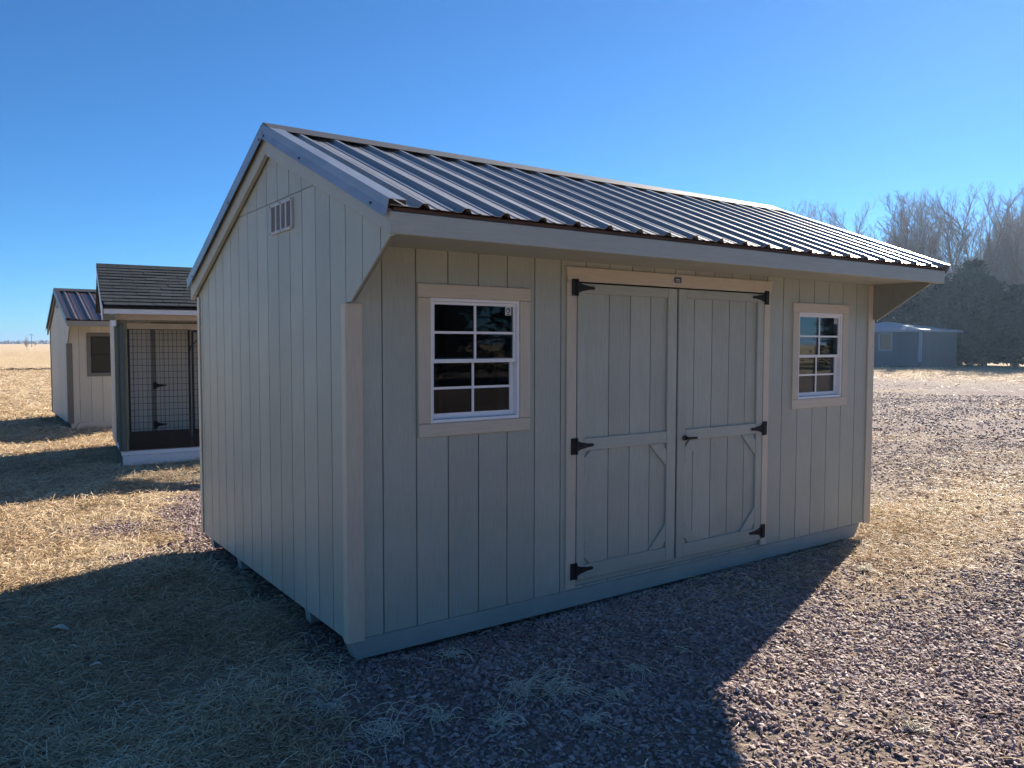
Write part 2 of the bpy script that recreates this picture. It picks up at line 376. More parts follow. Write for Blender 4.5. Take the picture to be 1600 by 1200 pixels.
def scatter_stones():
    PX = []; PY = []; S = []
    for r0, r1, dens, lo, hi in ((1.4, 5.5, 5200, .0065, .0165), (5.5, 9, 2300, .008, .018), (9, 16, 560, .011, .022), (16, 30, 130, .016, .034)):
        x, y = wedge_points(r0, r1, dens); g = gravel(x, y)
        pk = .42 + .58 * sstep(.36, .56, fbm(x * .6 + y * .25, y - .4 * x, .9, 64))     # worn, dusty places with fewer stones
        k = rng.random(len(x)) < np.clip(g * 1.05 * pk, .035, 1); x = x[k]; y = y[k]
        PX.append(x); PY.append(y); s = (lo + (hi - lo) * rng.random(len(x)) ** 2.2) * .88
        big = rng.random(len(x)) < .006; s[big] *= 1.55; S.append(s)
    x = np.concatenate(PX); y = np.concatenate(PY); s = np.concatenate(S); n = len(x)
    z = height(x, y) + s * rng.uniform(.05, .5, n)
    sc = np.stack([s * rng.uniform(.8, 1.35, n), s * rng.uniform(.7, 1.1, n), s * rng.uniform(.32, .72, n)], -1)
    rot = np.stack([rng.normal(0, .35, n), rng.normal(0, .35, n), rng.uniform(0, 6.28, n)], -1)
    hue = np.clip(rng.normal(.48, .19, n) + (fbm(x, y, 1.2, 77) - .5) * .5, 0, 1)
    point_object('gravel', np.stack([x, y, z], -1), dict(sc=sc, rot=rot, hue=hue, var=np.floor(rng.random(n) * 5)), stone_mat, stones_inst,
                 ('pinkish purple crushed stone gravel covering the yard', 'gravel'))
    print('stones', n)
def scatter_straw():
    PX = []; PY = []; S = []
    for r0, r1, dens, lo, hi in ((1.4, 5.5, 11000, .03, .095), (5.5, 9, 4200, .04, .11), (9, 16, 1600, .05, .13), (16, 30, 330, .08, .17), (30, 60, 50, .13, .22)):
        x, y = wedge_points(r0, r1, dens, -14, 78); g = gravel(x, y)
        cl = sstep(.35, .62, fbm(x, y, 2.6, 91))
        k = rng.random(len(x)) < np.clip((1 - g) * (.34 + .66 * cl) * (1 - .92 * gauss(x, y, -.85, .12, .65, .2, .35) - .6 * gauss(x, y, -1.0, 2.0, .5, .10, .3)), .012 if r0 < 9 else .05, 1); x = x[k]; y = y[k]
        PX.append(x); PY.append(y); S.append(lo + (hi - lo) * rng.random(len(x)) ** 1.6)
    x = np.concatenate(PX); y = np.concatenate(PY); s = np.concatenate(S); n = len(x)
    r = np.hypot(x - CAM.x, y - CAM.y)
    wd = 1 + np.clip((r - 6) / 12, 0, 2.5)
    z = height(x, y) + rng.uniform(0, .012, n)
    sc = np.stack([s, s * wd, s * rng.uniform(.35, 1.1, n)], -1)
    rot = np.stack([rng.normal(0, .25, n), rng.normal(0, .2, n), rng.uniform(0, 6.28, n)], -1)
    hue = np.clip(rng.normal(.55, .24, n) + (fbm(x, y, 1.6, 78) - .5) * 1.1, 0, 1)
    point_object('dead_grass', np.stack([x, y, z], -1), dict(sc=sc, rot=rot, hue=hue, var=np.floor(rng.random(n) * 5)), straw_mat, blade_inst,
                 ('flattened straw coloured dead grass around the sheds', 'dead grass'))
    print('straw', n)
scatter_stones(); scatter_straw()

# ------------------------------------------------------------------ shed building kit
S8 = .2032
def rects_minus(x0, x1, z0, z1, holes):
    out = []; xs = sorted({x0, x1} | {min(max(h[i], x0), x1) for h in holes for i in (0, 1)})
    for a, b in zip(xs[:-1], xs[1:]):
        if b - a < 1e-4: continue
        cut = sorted([(h[2], h[3]) for h in holes if h[0] < (a + b) / 2 < h[1]]); z = z0
        for c, d in cut:
            if c > z + 1e-4: out.append((a, b, z, c))
            z = max(z, d)
        if z < z1 - 1e-4: out.append((a, b, z, z1))
    return out
def front_wall(par, L, z0, z1, holes, mat, smat, y0=0., step=S8, x0=0.):
    g = .004; n = int(round((L - x0) / step))
    for i in range(n):
        a = x0 + i * step + g; b = min(x0 + (i + 1) * step - g, L - .006)
        if i == n - 1: b = L - .006
        R = rects_minus(a, b, z0, z1, holes)
        full = any(r[3] - r[2] > z1 - z0 - .001 for r in R)
        for grp in ([R] if full else [[r for r in R if r[2] < z0 + .001], [r for r in R if r[2] >= z0 + .001]]):
            mb = MB()
            for r in grp: mb.box(r[0], r[1], y0, y0 + .010, r[2], r[3])
            if mb.v: mb.build('siding_board', mat, par)
    mb = MB()
    for r in rects_minus(x0 + .006, L - .006, z0 + .003, z1, holes): mb.box(r[0], r[1], y0 + .007, y0 + .03, r[2], r[3])
    mb.build('wall_sheathing', smat, par)
def pl(pts, y): return float(np.interp(y, [p[0] for p in pts], [p[1] for p in pts]))
def strip_poly(lo, hi, a, b, zmax=None, zmin=None):
    ys = sorted({a, b} | {p[0] for p in lo + hi if a < p[0] < b})
    def cl(z): 
        if zmax is not None: z = min(z, zmax)
        if zmin is not None: z = max(z, zmin)
        return z
    bot = [(y, cl(pl(lo, y))) for y in ys]; top = [(y, cl(pl(hi, y))) for y in ys]
    if max(t[1] - q[1] for t, q in zip(top, bot)) < .012: return None
    P = bot[:]
    for p in reversed(top):
        if abs(p[1] - bot[ys.index(p[0])][1]) > .002: P.append(p)
    Q = []
    for p in P:
        if not Q or abs(p[0] - Q[-1][0]) + abs(p[1] - Q[-1][1]) > 1e-5: Q.append(p)
    return Q if len(Q) > 2 else None
def gable_wall(par, lo, hi, y0, y1, x, nx, mat, smat, seam=None, holes=None):
    """boards on plane x, outward direction nx (-1 or +1); strips on an 8 inch module counted from y = 0"""
    i0 = math.floor(y0 / S8 + 1e-6); i1 = math.ceil(y1 / S8 - 1e-6); g = .004
    for i in range(i0, i1):
        a = max(i * S8 + g, y0); b = min((i + 1) * S8 - g, y1)
        if b - a < .01: continue
        for part, kw in ((0, dict(zmax=seam)), (1, dict(zmin=seam + .004))) if seam else ((0, {}),):
            P = strip_poly(lo, hi, a, b, **kw)
            if P:
                xo = x + nx * (.002 if part else 0)
                MB().prism([(xo, p[0], p[1]) for p in P], (-nx * .010, 0, 0)).build('siding_board', mat, par)
    ys = sorted({y0 + .003, y1} | {p[0] for p in lo + hi if y0 < p[0] < y1})
    P = [(y, pl(lo, y) + .002) for y in ys] + [(y, pl(hi, y)) for y in reversed(ys)]
    MB().prism([(x - nx * .0065, p[0], p[1]) for p in P], (-nx * .018, 0, 0)).build('wall_sheathing', smat, par)

def steel_roof(par, x0, x1, eave_f, ridge, eave_b, mat, trim, pitch_in=.2286, ribh=.022, first=None, screws=True):
    """eave_f, ridge, eave_b = (y, z) of the pan surface; ribs run down the slope"""
    def side(e, name):
        ey, ez = e; ry, rz = ridge; L = math.hypot(ry - ey, rz - ez); d = Vector((0, (ry - ey) / L, (rz - ez) / L)); nrm = Vector((0, -d.z, d.y))
        if nrm.z < 0: nrm = -nrm
        xs = x0 + .004; k = 0
        f = x0 + .10 if first is None else first
        prof = [(x0, 0)]; x = f
        splits = []
        while x < x1 - .05:
            prof += [(x - .030, 0), (x - .011, ribh), (x + .011, ribh), (x + .030, 0)]
            for q in (.075, .15):
                if x + q + .02 < x1: prof += [(x + q - .012, 0), (x + q - .006, .004), (x + q + .006, .004), (x + q + .012, 0)]
            k += 1
            if k % 4 == 0: splits.append(x + .036)
            x += pitch_in
        prof.append((x1, 0)); prof = [p for p in prof if p[0] <= x1]
        cuts = [x0] + splits + [x1 + 1]
        for a, b in zip(cuts[:-1], cuts[1:]):
            pp = [p for p in prof if a - 1e-6 <= p[0] <= b + 1e-6]
            if a > x0: pp = [(a, 0)] + pp
            if b < x1: pp = pp + [(b + .004, .001)]
            if len(pp) < 2: continue
            E = Vector((0, ey, ez)); R = Vector((0, ry, rz)) - d * .03; mb = MB(); t = .0025
            lowv = [E + Vector((p[0], 0, 0)) + nrm * p[1] for p in pp]; upv = [R + Vector((p[0], 0, 0)) + nrm * p[1] for p in pp]
            n = len(pp); V = lowv + upv + [v - nrm * t for v in lowv] + [v - nrm * t for v in upv]
            F = []
            for i in range(n - 1):
                F += [(i, i + 1, n + i + 1, n + i), (2 * n + i + 1, 2 * n + i, 3 * n + i, 3 * n + i + 1), (i + 1, i, 2 * n + i, 2 * n + i + 1), (n + i, n + i + 1, 3 * n + i + 1, 3 * n + i)]
            F += [(0, n, 3 * n, 2 * n), (n - 1, 3 * n - 1, 4 * n - 1, 2 * n - 1)]
            mb.add(V, F).build('roof_panel', mat, par)
        # small screws in rows across the pans
        if screws:
            mb = MB()
            for fr in (.04, .34, .66, .93):
                x = f
                while x < x1 - .05:
                    c = Vector((x + .045, ey, ez)) + d * (L * fr); mb.tube(c, c + nrm * .007, .0075, .006, 6); x += pitch_in
            mb.build('screw_row', MT['screw'], par)['kind'] = 'stuff'
        return d, nrm, L
    df, nf, Lf = side(eave_f, 'front'); db, nb, Lb = side(eave_b, 'back')
    R = Vector((0, ridge[0], ridge[1]))
    up = ribh + .004
    P = [R - df * .16 + nf * up, R + Vector((0, 0, up + .012)), R - db * .16 + nb * up, R - db * .16 + nb * (up - .003), R + Vector((0, 0, up + .008)), R - df * .16 + nf * (up - .003)]
    MB().prism([Vector((x0 - .006, p.y, p.z)) for p in P], (x1 - x0 + .012, 0, 0)).build('ridge_cap', MT['capsteel'], par)
    # rake trims: top flange over the sheets and a face turned down the gable
    for xs, sg in ((x0, 1), (x1, -1)):
        for e, d, n_, L_ in ((eave_f, df, nf, Lf), (eave_b, db, nb, Lb)):
            E = Vector((xs, e[0], e[1])) - d * .004; W = L_ + .004
            a = E + n_ * (ribh + .003); mb = MB()
            mb.prism([a - Vector((sg * .010, 0, 0)), a + Vector((sg * .075, 0, 0)), a + Vector((sg * .078, 0, 0)) - n_ * (ribh), a + Vector((sg * .081, 0, 0)) - n_ * (ribh), a + Vector((sg * .078, 0, 0)) + n_ * .003, a - Vector((sg * .010, 0, 0)) + n_ * .003], d * W)
            mb.prism([a - Vector((sg * .0100, 0, 0)), a - Vector((sg * .0100, 0, 0)) - n_ * .078, a - Vector((sg * .018, 0, 0)) - n_ * .082, a - Vector((sg * .0135, 0, 0)) - n_ * .040, a - Vector((sg * .0135, 0, 0)) + n_ * .003], d * W)
            o = mb.build('rake_trim', trim, par)
            if screws:
                for fr in (.09, .62, .97):
                    c = a - Vector((sg * .0135, 0, 0)) - n_ * .062 + d * (L_ * fr); MB().tube(c, c - Vector((sg * .008, 0, 0)), .008, .007, 6).build('screw', MT['screw'], o)
    return df, nf, Lf, db, nb, Lb

def window(par, x0, x1, z0, z1, trim, tw, y, sticker=True):
    """double hung vinyl window in a cased opening; x0..z1 = vinyl outer edge, tw = casing width"""
    w = empty_child('window', par)
    for nm, r in (('casing', (x0 - tw - .002, x1 + tw + .002, z1, z1 + tw)), ('casing', (x0 - tw, x1 + tw, z0 - tw, z0)), ('casing', (x0 - tw, x0, z0, z1)), ('casing', (x1, x1 + tw, z0, z1))):
        MB().box(r[0], r[1], y - .014, y + .004, r[2] + .001, r[3] - .001).build(nm, MT['trimh'] if r[1] - r[0] > .3 else trim, w, bevel=.0025)
    fw = .018; yv = y - .006
    mb = MB(); mb.box(x0, x0 + fw, yv, yv + .07, z0, z1).box(x1 - fw, x1, yv, yv + .07, z0, z1).box(x0 + fw, x1 - fw, yv, yv + .07, z1 - fw, z1).box(x0 + fw, x1 - fw, yv, yv + .07, z0, z0 + fw)
    mb.build('frame', MT['vinyl'], w, bevel=.0015)
    zm = (z0 + z1) / 2 + .004; a = x0 + fw + .001; b = x1 - fw - .001
    for (s0, s1, ys, sf) in ((zm - .018, z1 - fw - .001, yv + .012, .016), (z0 + fw + .001, zm + .012, yv + .036, .024)):
        mb = MB(); mb.box(a, a + sf, ys, ys + .02, s0, s1).box(b - sf, b, ys, ys + .02, s0, s1).box(a + sf, b - sf, ys, ys + .02, s1 - sf, s1).box(a + sf, b - sf, ys, ys + .02, s0, s0 + sf + .006)
        mb.build('sash', MT['vinyl'], w, bevel=.0015)
        xm = (a + b) / 2; zc = (s0 + s1) / 2
        MB().box(xm - .007, xm + .007, ys + .002, ys + .008, s0 + sf + .006, s1 - sf).build('muntin', MT['vinyl'], w)
        MB().box(a + sf, b - sf, ys + .0035, ys + .0075, zc - .007, zc + .007).build('muntin', MT['vinyl'], w)
        MB().box(a + sf, b - sf, ys + .011, ys + .014, s0 + sf, s1 - sf).build('pane', MT['glass'], w)
    if sticker:
        sx = b - .07; sz = z1 - fw - .068; ys = yv + .0205
        o = MB().box(sx, sx + .043, ys, ys + .001, sz, sz + .050).build('sticker', MT['platewhite'], w)
        n = 14; cx = sx + .021; cz = sz + .029
        mb = MB(); mb.prism([(cx + .014 * math.cos(6.283 * i / n), ys - .0008, cz + .016 * math.sin(6.283 * i / n)) for i in range(n)], (0, .0006, 0))
        mb.box(sx + .006, sx + .037, ys - .0008, ys - .0002, sz + .004, sz + .009)
        # the emblem and its line of print belong to the sticker, kept as one dark layer beside it
        mb.build('sticker_emblem', MT['plate'], w)
        MB().prism([(cx - .002 + .007 * math.cos(6.283 * i / 9), ys - .0014, cz - .002 + .009 * math.sin(6.283 * i / 9)) for i in range(9)], (0, .0005, 0)).build('sticker_emblem', MT['platewhite'], w)
    return w
def empty_child(name, par):
    o = bpy.data.objects.new(name, None); col.objects.link(o); o.parent = par; o.empty_display_size = .1; return o

def t_hinge(par, x, z, sg, y):
    """butterfly leaf on the casing, strap tapering over the door; sg = +1 strap to the right"""
    mb = MB()
    mb.box(min(x, x + sg * .036), max(x, x + sg * .036), y - .006, y, z - .052, z + .052)
    mb.tube((x + sg * .044, y - .007, z - .052), (x + sg * .044, y - .007, z + .052), .008, .008, 8)
    xs = x + sg * .052
    mb.prism([(xs, y - .006, z - .034), (xs + sg * .03, y - .006, z - .022), (xs + sg * .10, y - .006, z - .010), (xs + sg * .125, y - .006, z - .011), (xs + sg * .14, y - .006, z), (xs + sg * .125, y - .006, z + .011), (xs + sg * .10, y - .006, z + .010), (xs + sg * .03, y - .006, z + .022), (xs, y - .006, z + .034)], (0, .0055, 0))
    for q, r in ((.012, .035), (.012, -.035), (.025, 0), (.07, .0), (.085, .0), (.155, 0)):
        c = (x + sg * q, y - .0058, z + r); mb.tube(c, (c[0], y - .010, c[2]), .005, .004, 6)
    mb.build('hinge', MT['black'], par)

def door_leaf(par, x0, x1, z0, z1, hinge_side, y):
    d = empty_child('door', par); st = .066 if hinge_side < 0 else .078; sl = st if hinge_side < 0 else .088
    sr = .088 if hinge_side < 0 else .070
    if hinge_side > 0: sl = .080
    zmr = (.986, 1.066); zt = z1 - .064; zb = z0 + .095
    yb = y; yf = y - .018
    # grooved panel boards
    px0 = x0 + sl; px1 = x1 - sr
    i = 0; e = [x0 + .02]; q = math.ceil((px0 + .05) / S8) * S8
    while q < px1 - .02: e.append(q); q += S8 * .93
    e.append(x1 - .02)
    for a, b in zip(e[:-1], e[1:]): MB().box(a + .0035, b - .0035, yb, yb + .010, z0 + .02, z1 - .02).build('panel_board', MT['siding'], d)
    MB().box(x0 + .02, x1 - .02, yb + .0065, yb + .03, z0 + .01, z1 - .01).build('panel_backing', MT['sheath'], d)
    MB().box(x0, px0, yf, yb - .0005, z0, z1).build('stile', MT['siding'], d, bevel=.003)
    MB().box(px1, x1, yf, yb - .0005, z0, z1).build('stile', MT['siding'], d, bevel=.003)
    for a, b in ((zt, z1), zmr, (z0, zb)): MB().box(px0 + .0008, px1 - .0008, yf + .0015, yb - .0005, a, b).build('rail', MT['rail'], d, bevel=.003)
    zi0, zi1 = zb, zmr[0]; c = .165; t = .046
    for sx, X in ((1, px0), (-1, px1)):
        for sz, Z in ((1, zi0), (-1, zi1)):
            P = [(X + sx * .0015, Z + sz * t), (X + sx * .0015, Z + sz * c), (X + sx * c, Z + sz * .0015), (X + sx * t, Z + sz * .0015)]
            MB().prism([(p[0], yf + .003, p[1]) for p in P], (0, .0145, 0)).build('brace', MT['rail'], d, bevel=.002)
    for z in (2.022, 1.022, .222):
        t_hinge(d, (x0 - .052) if hinge_side < 0 else (x1 + .052), z, 1 if hinge_side < 0 else -1, yf - .0015)
    return d

# ------------------------------------------------------------------ main greige shed
def main_shed():
    L = 4.935; D = 2.94
    sh = empty('garden_shed', (0, 0, 0), 'large greige shed with double doors, two white windows and charcoal ribbed steel roof', 'shed')
    EF = (-.604, 2.292); RG = (1.105, 2.996); EB = (3.06, 2.166)
    ztop = lambda y: float(np.interp(y, [EF[0], RG[0], EB[0]], [EF[1], RG[1], EB[1]]))
    W1 = (.492, 1.101, 1.226, 1.923); W2 = (3.853, 4.462, 1.226, 1.923)
    DO = (1.54, 3.405, .118, 2.07)
    front_wall(sh, L, .102, 2.20, [W1, W2, DO], MT['siding'], MT['sheath'])
    MB().box(1.50, 3.45, .012, .03, .104, .150).build('door_sill', MT['rail'], sh)
    lo = [(-.555, 2.165), (-.50, 2.165), (-.06, 1.882), (-.0005, 1.882), (0, .100), (D, .100)]
    hi = [(-.56, ztop(-.56) - .03), (RG[0], RG[1] - .03), (D, ztop(D) - .03)]
    for x, nx in ((0, -1), (L, 1)):
        gable_wall(sh, lo, hi, -.556, D, x, nx, MT['siding'], MT['sheath'], seam=2.545)
        # corner trims
        MB().box(x - .010 if nx < 0 else x - .085, x + .085 if nx < 0 else x + .010, -.013, -.001, .090, 1.878 if nx < 0 else 2.18).build('corner_trim', MT['trim'], sh, bevel=.002)
        MB().box(*sorted((x + nx * .001, x + nx * .0115)), -.0125, .040, .090, 1.876).build('corner_trim', MT['trim'], sh, bevel=.002)
        MB().box(*sorted((x + nx * .001, x + nx * .0125)), D - .035, D + .022, .102, 2.045).build('corner_trim', MT['trim'], sh, bevel=.002)
    MB().box(.006, L - .006, D - .02, D, .105, 2.175).build('back_wall', MT['siding'], sh)
    # floor, joists and skids
    MB().box(.03, L - .03, .035, D - .03, .104, .135).build('floor', MT['bare'], sh)
    for y in (.045, .71, 2.10, 2.84):
        w = .085 if y > .1 else .09
        a = .02; yy = y - .045
        e0, e1 = (.0, .045) if y < .1 else (.035, .05); MB().prism([(e0, yy + .001, .098), (L - .13, yy + .001, .098), (L - .21, yy + .001, -.012), (e1, yy + .001, -.012)], (0, w, 0)).build('skid', MT['skid'], sh, bevel=.003)
    for k, x in enumerate(np.arange(.35, 4.6, .405)):
        if k in (0, 1, 2): pass
    # roof carcass: deck under the steel, purlins, fascias and soffit
    mb = MB(); mb.prism([(-.018, EF[0] + .03, EF[1] - .006), (-.018, RG[0], RG[1] - .006), (-.018, EB[0] - .02, EB[1] - .006), (-.018, EB[0] - .02, EB[1] - .026), (-.018, RG[0], RG[1] - .03), (-.018, EF[0] + .03, EF[1] - .022)], (L + .036, 0, 0))
    mb.build('roof_deck', MT['deck_edge'], sh)
    MB().box(-.040, L + .040, -.586, -.562, 2.166, 2.267).build('fascia', MT['fascia'], sh, bevel=.003)
    MB().box(.019, L - .019, -.560, -.002, 2.185, 2.195).build('soffit', MT['siding'], sh)
    MB().box(-.03, L + .03, D + .075, D + .10, 2.035, 2.14).build('fascia', MT['fascia'], sh, bevel=.003)
    for x in (-.0395, L + .0125):
        for (ya, yb) in ((-.560, RG[0]), (RG[0], EB[0] - .022)):
            s = 1
            a = .070; w = .108 if ya < 0 else .098
            MB().prism([(x, ya, ztop(ya) - .03), (x, yb, ztop(yb) - .03), (x, yb, ztop(yb) - .03 - w - .025), (x, ya, ztop(ya) - .03 - w + .012 - (.008 if ya < 0 else .03))], (.027, 0, 0)).build('rake_board', MT['fascia'], sh, bevel=.002)
    steel_roof(sh, -.050, L + .050, EF, RG, EB, MT['steel'], MT['steeltrim'], first=.127)
    # purlin ends seen under the ridge
    # windows
    window(sh, *W1[:2], *W1[2:], MT['trim'], .077, 0)
    window(sh, *W2[:2], *W2[2:], MT['trim'], .077, 0)
    # door casing
    MB().box(1.461, 1.540, -.014, -.001, .112, 2.058).build('door_casing', MT['trim'], sh, bevel=.0025)
    MB().box(3.408, 3.478, -.014, -.001, .112, 2.058).build('door_casing', MT['trim'], sh, bevel=.0025)
    MB().prism([(1.468, -.016, 2.060), (1.455, -.016, 2.150), (3.500, -.016, 2.150), (3.487, -.016, 2.060)], (0, .015, 0)).build('door_header', MT['trimh'], sh, bevel=.0025)
    dl = door_leaf(sh, 1.548, 2.448, .156, 2.050, -1, .004)
    dr = door_leaf(sh, 2.464, 3.400, .156, 2.050, 1, .004)
    h = MB(); h.box(2.515, 2.555, -.024, -.0135, .990, 1.024)
    h.tube((2.535, -.02, 1.007), (2.535, -.055, 1.007), .009, .009, 8).prism([(2.525, -.058, .998), (2.525, -.058, 1.018), (2.64, -.058, 1.012), (2.64, -.058, 1.001)], (0, .012, 0))
    h.build('handle', MT['black'], dr, bevel=.002)
    MB().box(2.625, 2.640, -.0605, -.0585, 1.0015, 1.0115).build('handle_cap', MT['platewhite'], dr)
    # maker plate on the header: dark plate, pale rounded border, pale emblem bars
    p = empty_child('name_plate', sh)
    MB().box(2.394, 2.486, -.0185, -.0163, 2.083, 2.137).build('plate_back', MT['platewhite'], p)
    MB().prism([(2.404 + cx, -.0205, 2.089 + cz) for cx, cz in ((0, .008), (.008, 0), (.068, 0), (.076, .008), (.076, .036), (.068, .044), (.008, .044), (0, .036))], (0, .0018, 0)).build('plate_face', MT['plate'], p)
    mb = MB()
    mb.box(2.412, 2.472, -.0215, -.0206, 2.126, 2.1275).box(2.412, 2.472, -.0215, -.0206, 2.0945, 2.096).box(2.410, 2.4115, -.0215, -.0206, 2.097, 2.125).box(2.4725, 2.474, -.0215, -.0206, 2.097, 2.125)
    mb.prism([(2.420, -.0215, 2.108), (2.432, -.0215, 2.117), (2.452, -.0215, 2.117), (2.464, -.0215, 2.108), (2.456, -.0215, 2.108), (2.450, -.0215, 2.112), (2.434, -.0215, 2.112), (2.428, -.0215, 2.108)], (0, .0009, 0))
    mb.box(2.426, 2.458, -.0215, -.0206, 2.101, 2.105)
    mb.build('plate_emblem', MT['platewhite'], p)
    # gable vent
    v = empty_child('gable_vent', sh); y0, y1, z0, z1 = .742, 1.125, 2.345, 2.528
    MB().box(-.007, -.003, y0 + .01, y1 - .01, z0 + .008, z1 - .008).build('vent_screen', MT['ventdark'], v)
    fr = .016; mb = MB(); mb.box(-.014, -.001, y0, y1, z0, z0 + fr).box(-.014, -.001, y0, y1, z1 - fr, z1).box(-.014, -.001, y0, y0 + fr, z0 + fr, z1 - fr).box(-.014, -.001, y1 - fr, y1, z0 + fr, z1 - fr)
    mb.build('frame', MT['vent'], v)
    cw = (y1 - y0 - 2 * fr)
    for k in (1, 2, 3): MB().box(-.013, -.006, y0 + fr + cw * k / 4 - .010, y0 + fr + cw * k / 4 + .010, z0 + fr, z1 - fr).build('mullion', MT['vent'], v)
    mb = MB(); k = z0 + fr + .006
    while k < z1 - fr - .004:
        mb.box(-.0105, -.0072, y0 + fr, y1 - fr, k, k + .0020); k += .0105
    mb.build('louvre', MT['vent'], v)['kind'] = 'stuff'
    for yy in (y0 + .008, (y0 + y1) / 2, y1 - .008):
        for zz in (z0 + .008, z1 - .008): MB().tube((-.014, yy, zz), (-.0175, yy, zz), .005, .004, 6).build('screw', MT['screw'], v)
    # inside: ceiling line and rear studs that show faintly through the panes
    for x in np.arange(.4, 4.8, .61): MB().box(x, x + .04, D - .11, D - .021, .136, 2.09).build('stud', MT['bare'], sh)
main_shed()

# ------------------------------------------------------------------ kennel shed (middle distance)
def kennel():
    k = empty('dog_kennel', (.2, 8.0, 0), 'kennel shed with grey shingle roof and black wire mesh front panels', 'kennel', rz=-math.radians(6))
    L = 4.88; D = 2.44; P = 1.25
    MB().box(.012, L, .0, .09, -.02, .125).build('skid', MT['white'], k, bevel=.003)
    MB().box(.0, L, .02, D, .127, .185).build('rim_board', MT['white'], k, bevel=.003)
    for y in np.arange(.06, P, .14): MB().box(.05, L - .05, y, y + .134, .187, .212).build('deck_board', MT['deck'], k, bevel=.002)
    for y in (.9, 1.6, 2.35): MB().box(.05, L, y, y + .09, -.02, .125).build('skid', MT['skid'], k)
    # posts
    for x in (.0, L - .09):
        MB().box(x, x + .09, .005, .095, .187, 2.09).build('post', MT['post'], k, bevel=.004)
        MB().box(x, x + .09, P - .12, P - .03, .187, 2.09).build('post', MT['post'], k, bevel=.004)
    MB().box(-.03, -.001, .0, .07, .187, 1.93).build('corner_trim', MT['greenpost'], k, bevel=.003)
    MB().box(.0, .062, -.02, .003, .187, 1.93).build('corner_trim', MT['greenpost'], k, bevel=.003)
    # beams
    MB().box(-.03, L + .03, -.03, -.002, 1.985, 2.085).build('beam', MT['pinkbeam'], k, bevel=.003)
    MB().box(-.045, -.031, -.05, .9, 1.90, 2.09).build('beam_cap', MT['white'], k)
    MB().box(.095, L - .095, .02, .06, 1.86, 1.94).build('header', MT['bare'], k, bevel=.003)
    # black steel mesh panels with welded wire, one of them a gate
    def panel(x0, x1, z0, z1, name):
        p = empty_child(name, k); t = .028; y = .03
        for a in ((x0, x0 + t, z0, z1), (x1 - t, x1, z0, z1), (x0 + t, x1 - t, z1 - t, z1), (x0 + t, x1 - t, z0, z0 + t)):
            MB().box(a[0], a[1], y, y + t, a[2], a[3]).build('frame_tube', MT['black'], p)
        MB().box(x0 + t, x1 - t, y + .004, y + .016, z0 + t, z0 + .25).build('kick_plate', MT['black'], p)
        mb = MB(); x = x0 + t + .04
        while x < x1 - t:
            mb.tube((x, y + .012, z0 + .25), (x, y + .012, z1 - t), 0.0036, 0.0036, 4, False); x += .056
        z = z0 + .28
        while z < z1 - t:
            mb.tube((x0 + t, y + .016, z), (x1 - t, y + .016, z), 0.0036, 0.0036, 4, False); z += .088
        mb.build('wire_mesh', MT['black'], p)['kind'] = 'stuff'
        return p
    panel(.10, .90, .20, 1.88, 'mesh_panel'); g = panel(.92, 1.75, .20, 1.85, 'mesh_gate'); panel(1.77, 3.2, .20, 1.88, 'mesh_panel'); panel(3.22, 4.78, .20, 1.88, 'mesh_panel')
    mb = MB(); mb.tube((.905, .02, 1.62), (.985, .01, 1.70), .008, .008, 6).tube((.895, .03, 1.55), (.905, .02, 1.62), .007, .007, 6).build('latch', MT['black'], g)
    # solid box behind the porch
    holes = [(.95, 1.75, .24, 1.86)]
    n = int((L - .1) / S8)
    for i in range(n):
        a = .05 + i * S8
        MB().box(a + .004, a + S8 - .004, P, P + .01, .19, 2.12).build('siding_board', MT['pink'], k)
    MB().box(.05, L - .05, P + .006, P + .03, .19, 2.14).build('wall_sheathing', MT['pinksheath'], k)
    for i in range(6):
        a = P + i * S8 * .97
        MB().box(-.004, .006, a + .004, a + S8 * .97 - .004, .13, 2.1).build('siding_board', MT['pink'], k)
    MB().box(.0, .04, P + .02, D, .19, 2.1).build('side_wall', MT['pinksheath'], k)
    MB().box(.0, L, D - .03, D, .13, 2.1).build('back_wall', MT['pink'], k)
    MB().box(L - .04, L, P + .02, D, .19, 2.1).build('side_wall', MT['pinksheath'], k)
    # door in the porch wall: casing strip and strap hinges
    MB().box(.50, .555, P - .014, P - .001, .26, 1.93).build('door_casing', MT['taupe'], k)
    MB().box(1.36, 1.415, P - .014, P - .001, .26, 1.93).build('door_casing', MT['pink'], k)
    MB().box(.50, 1.415, P - .0145, P - .0012, 1.932, 1.98).build('door_casing', MT['taupe'], k)
    for z in (1.02, .42): t_hinge(k, .515, z, 1, P - .015)
    # roof: low slope gable, shingles in front
    EF = (-.27, 2.165); RG = (1.42, 2.83); EB = (2.7, 2.2)
    zt = lambda y: float(np.interp(y, [EF[0], RG[0], EB[0]], [EF[1], RG[1], EB[1]]))
    x0 = -.20; x1 = L + .2
    MB().prism([(x0, EF[0], EF[1] - .016), (x0, RG[0], RG[1] - .016), (x0, EB[0], EB[1] - .016), (x0, EB[0], EB[1] - .045), (x0, RG[0], RG[1] - .05), (x0, EF[0], EF[1] - .045)], (x1 - x0, 0, 0)).build('roof_deck', MT['black'], k)
    MB().box(x0 + .01, x1 - .01, EF[0] + .01, EF[0] + .035, 2.055, 2.125).build('fascia', MT['white'], k, bevel=.003)
    MB().prism([(x0 - .012, EF[0] - .01, EF[1] + .0), (x0 - .012, RG[0], RG[1] + .0), (x0 - .012, RG[0], RG[1] - .10), (x0 - .012, EF[0] + .03, EF[1] - .20), (x0 - .012, EF[0] - .01, EF[1] - .06)], (.011, 0, 0)).build('rake_board', MT['white'], k)
    MB().box(x0 + .012, -.05, EF[0] + .04, .0, 1.975, 2.05).build('soffit_return', MT['post'], k)
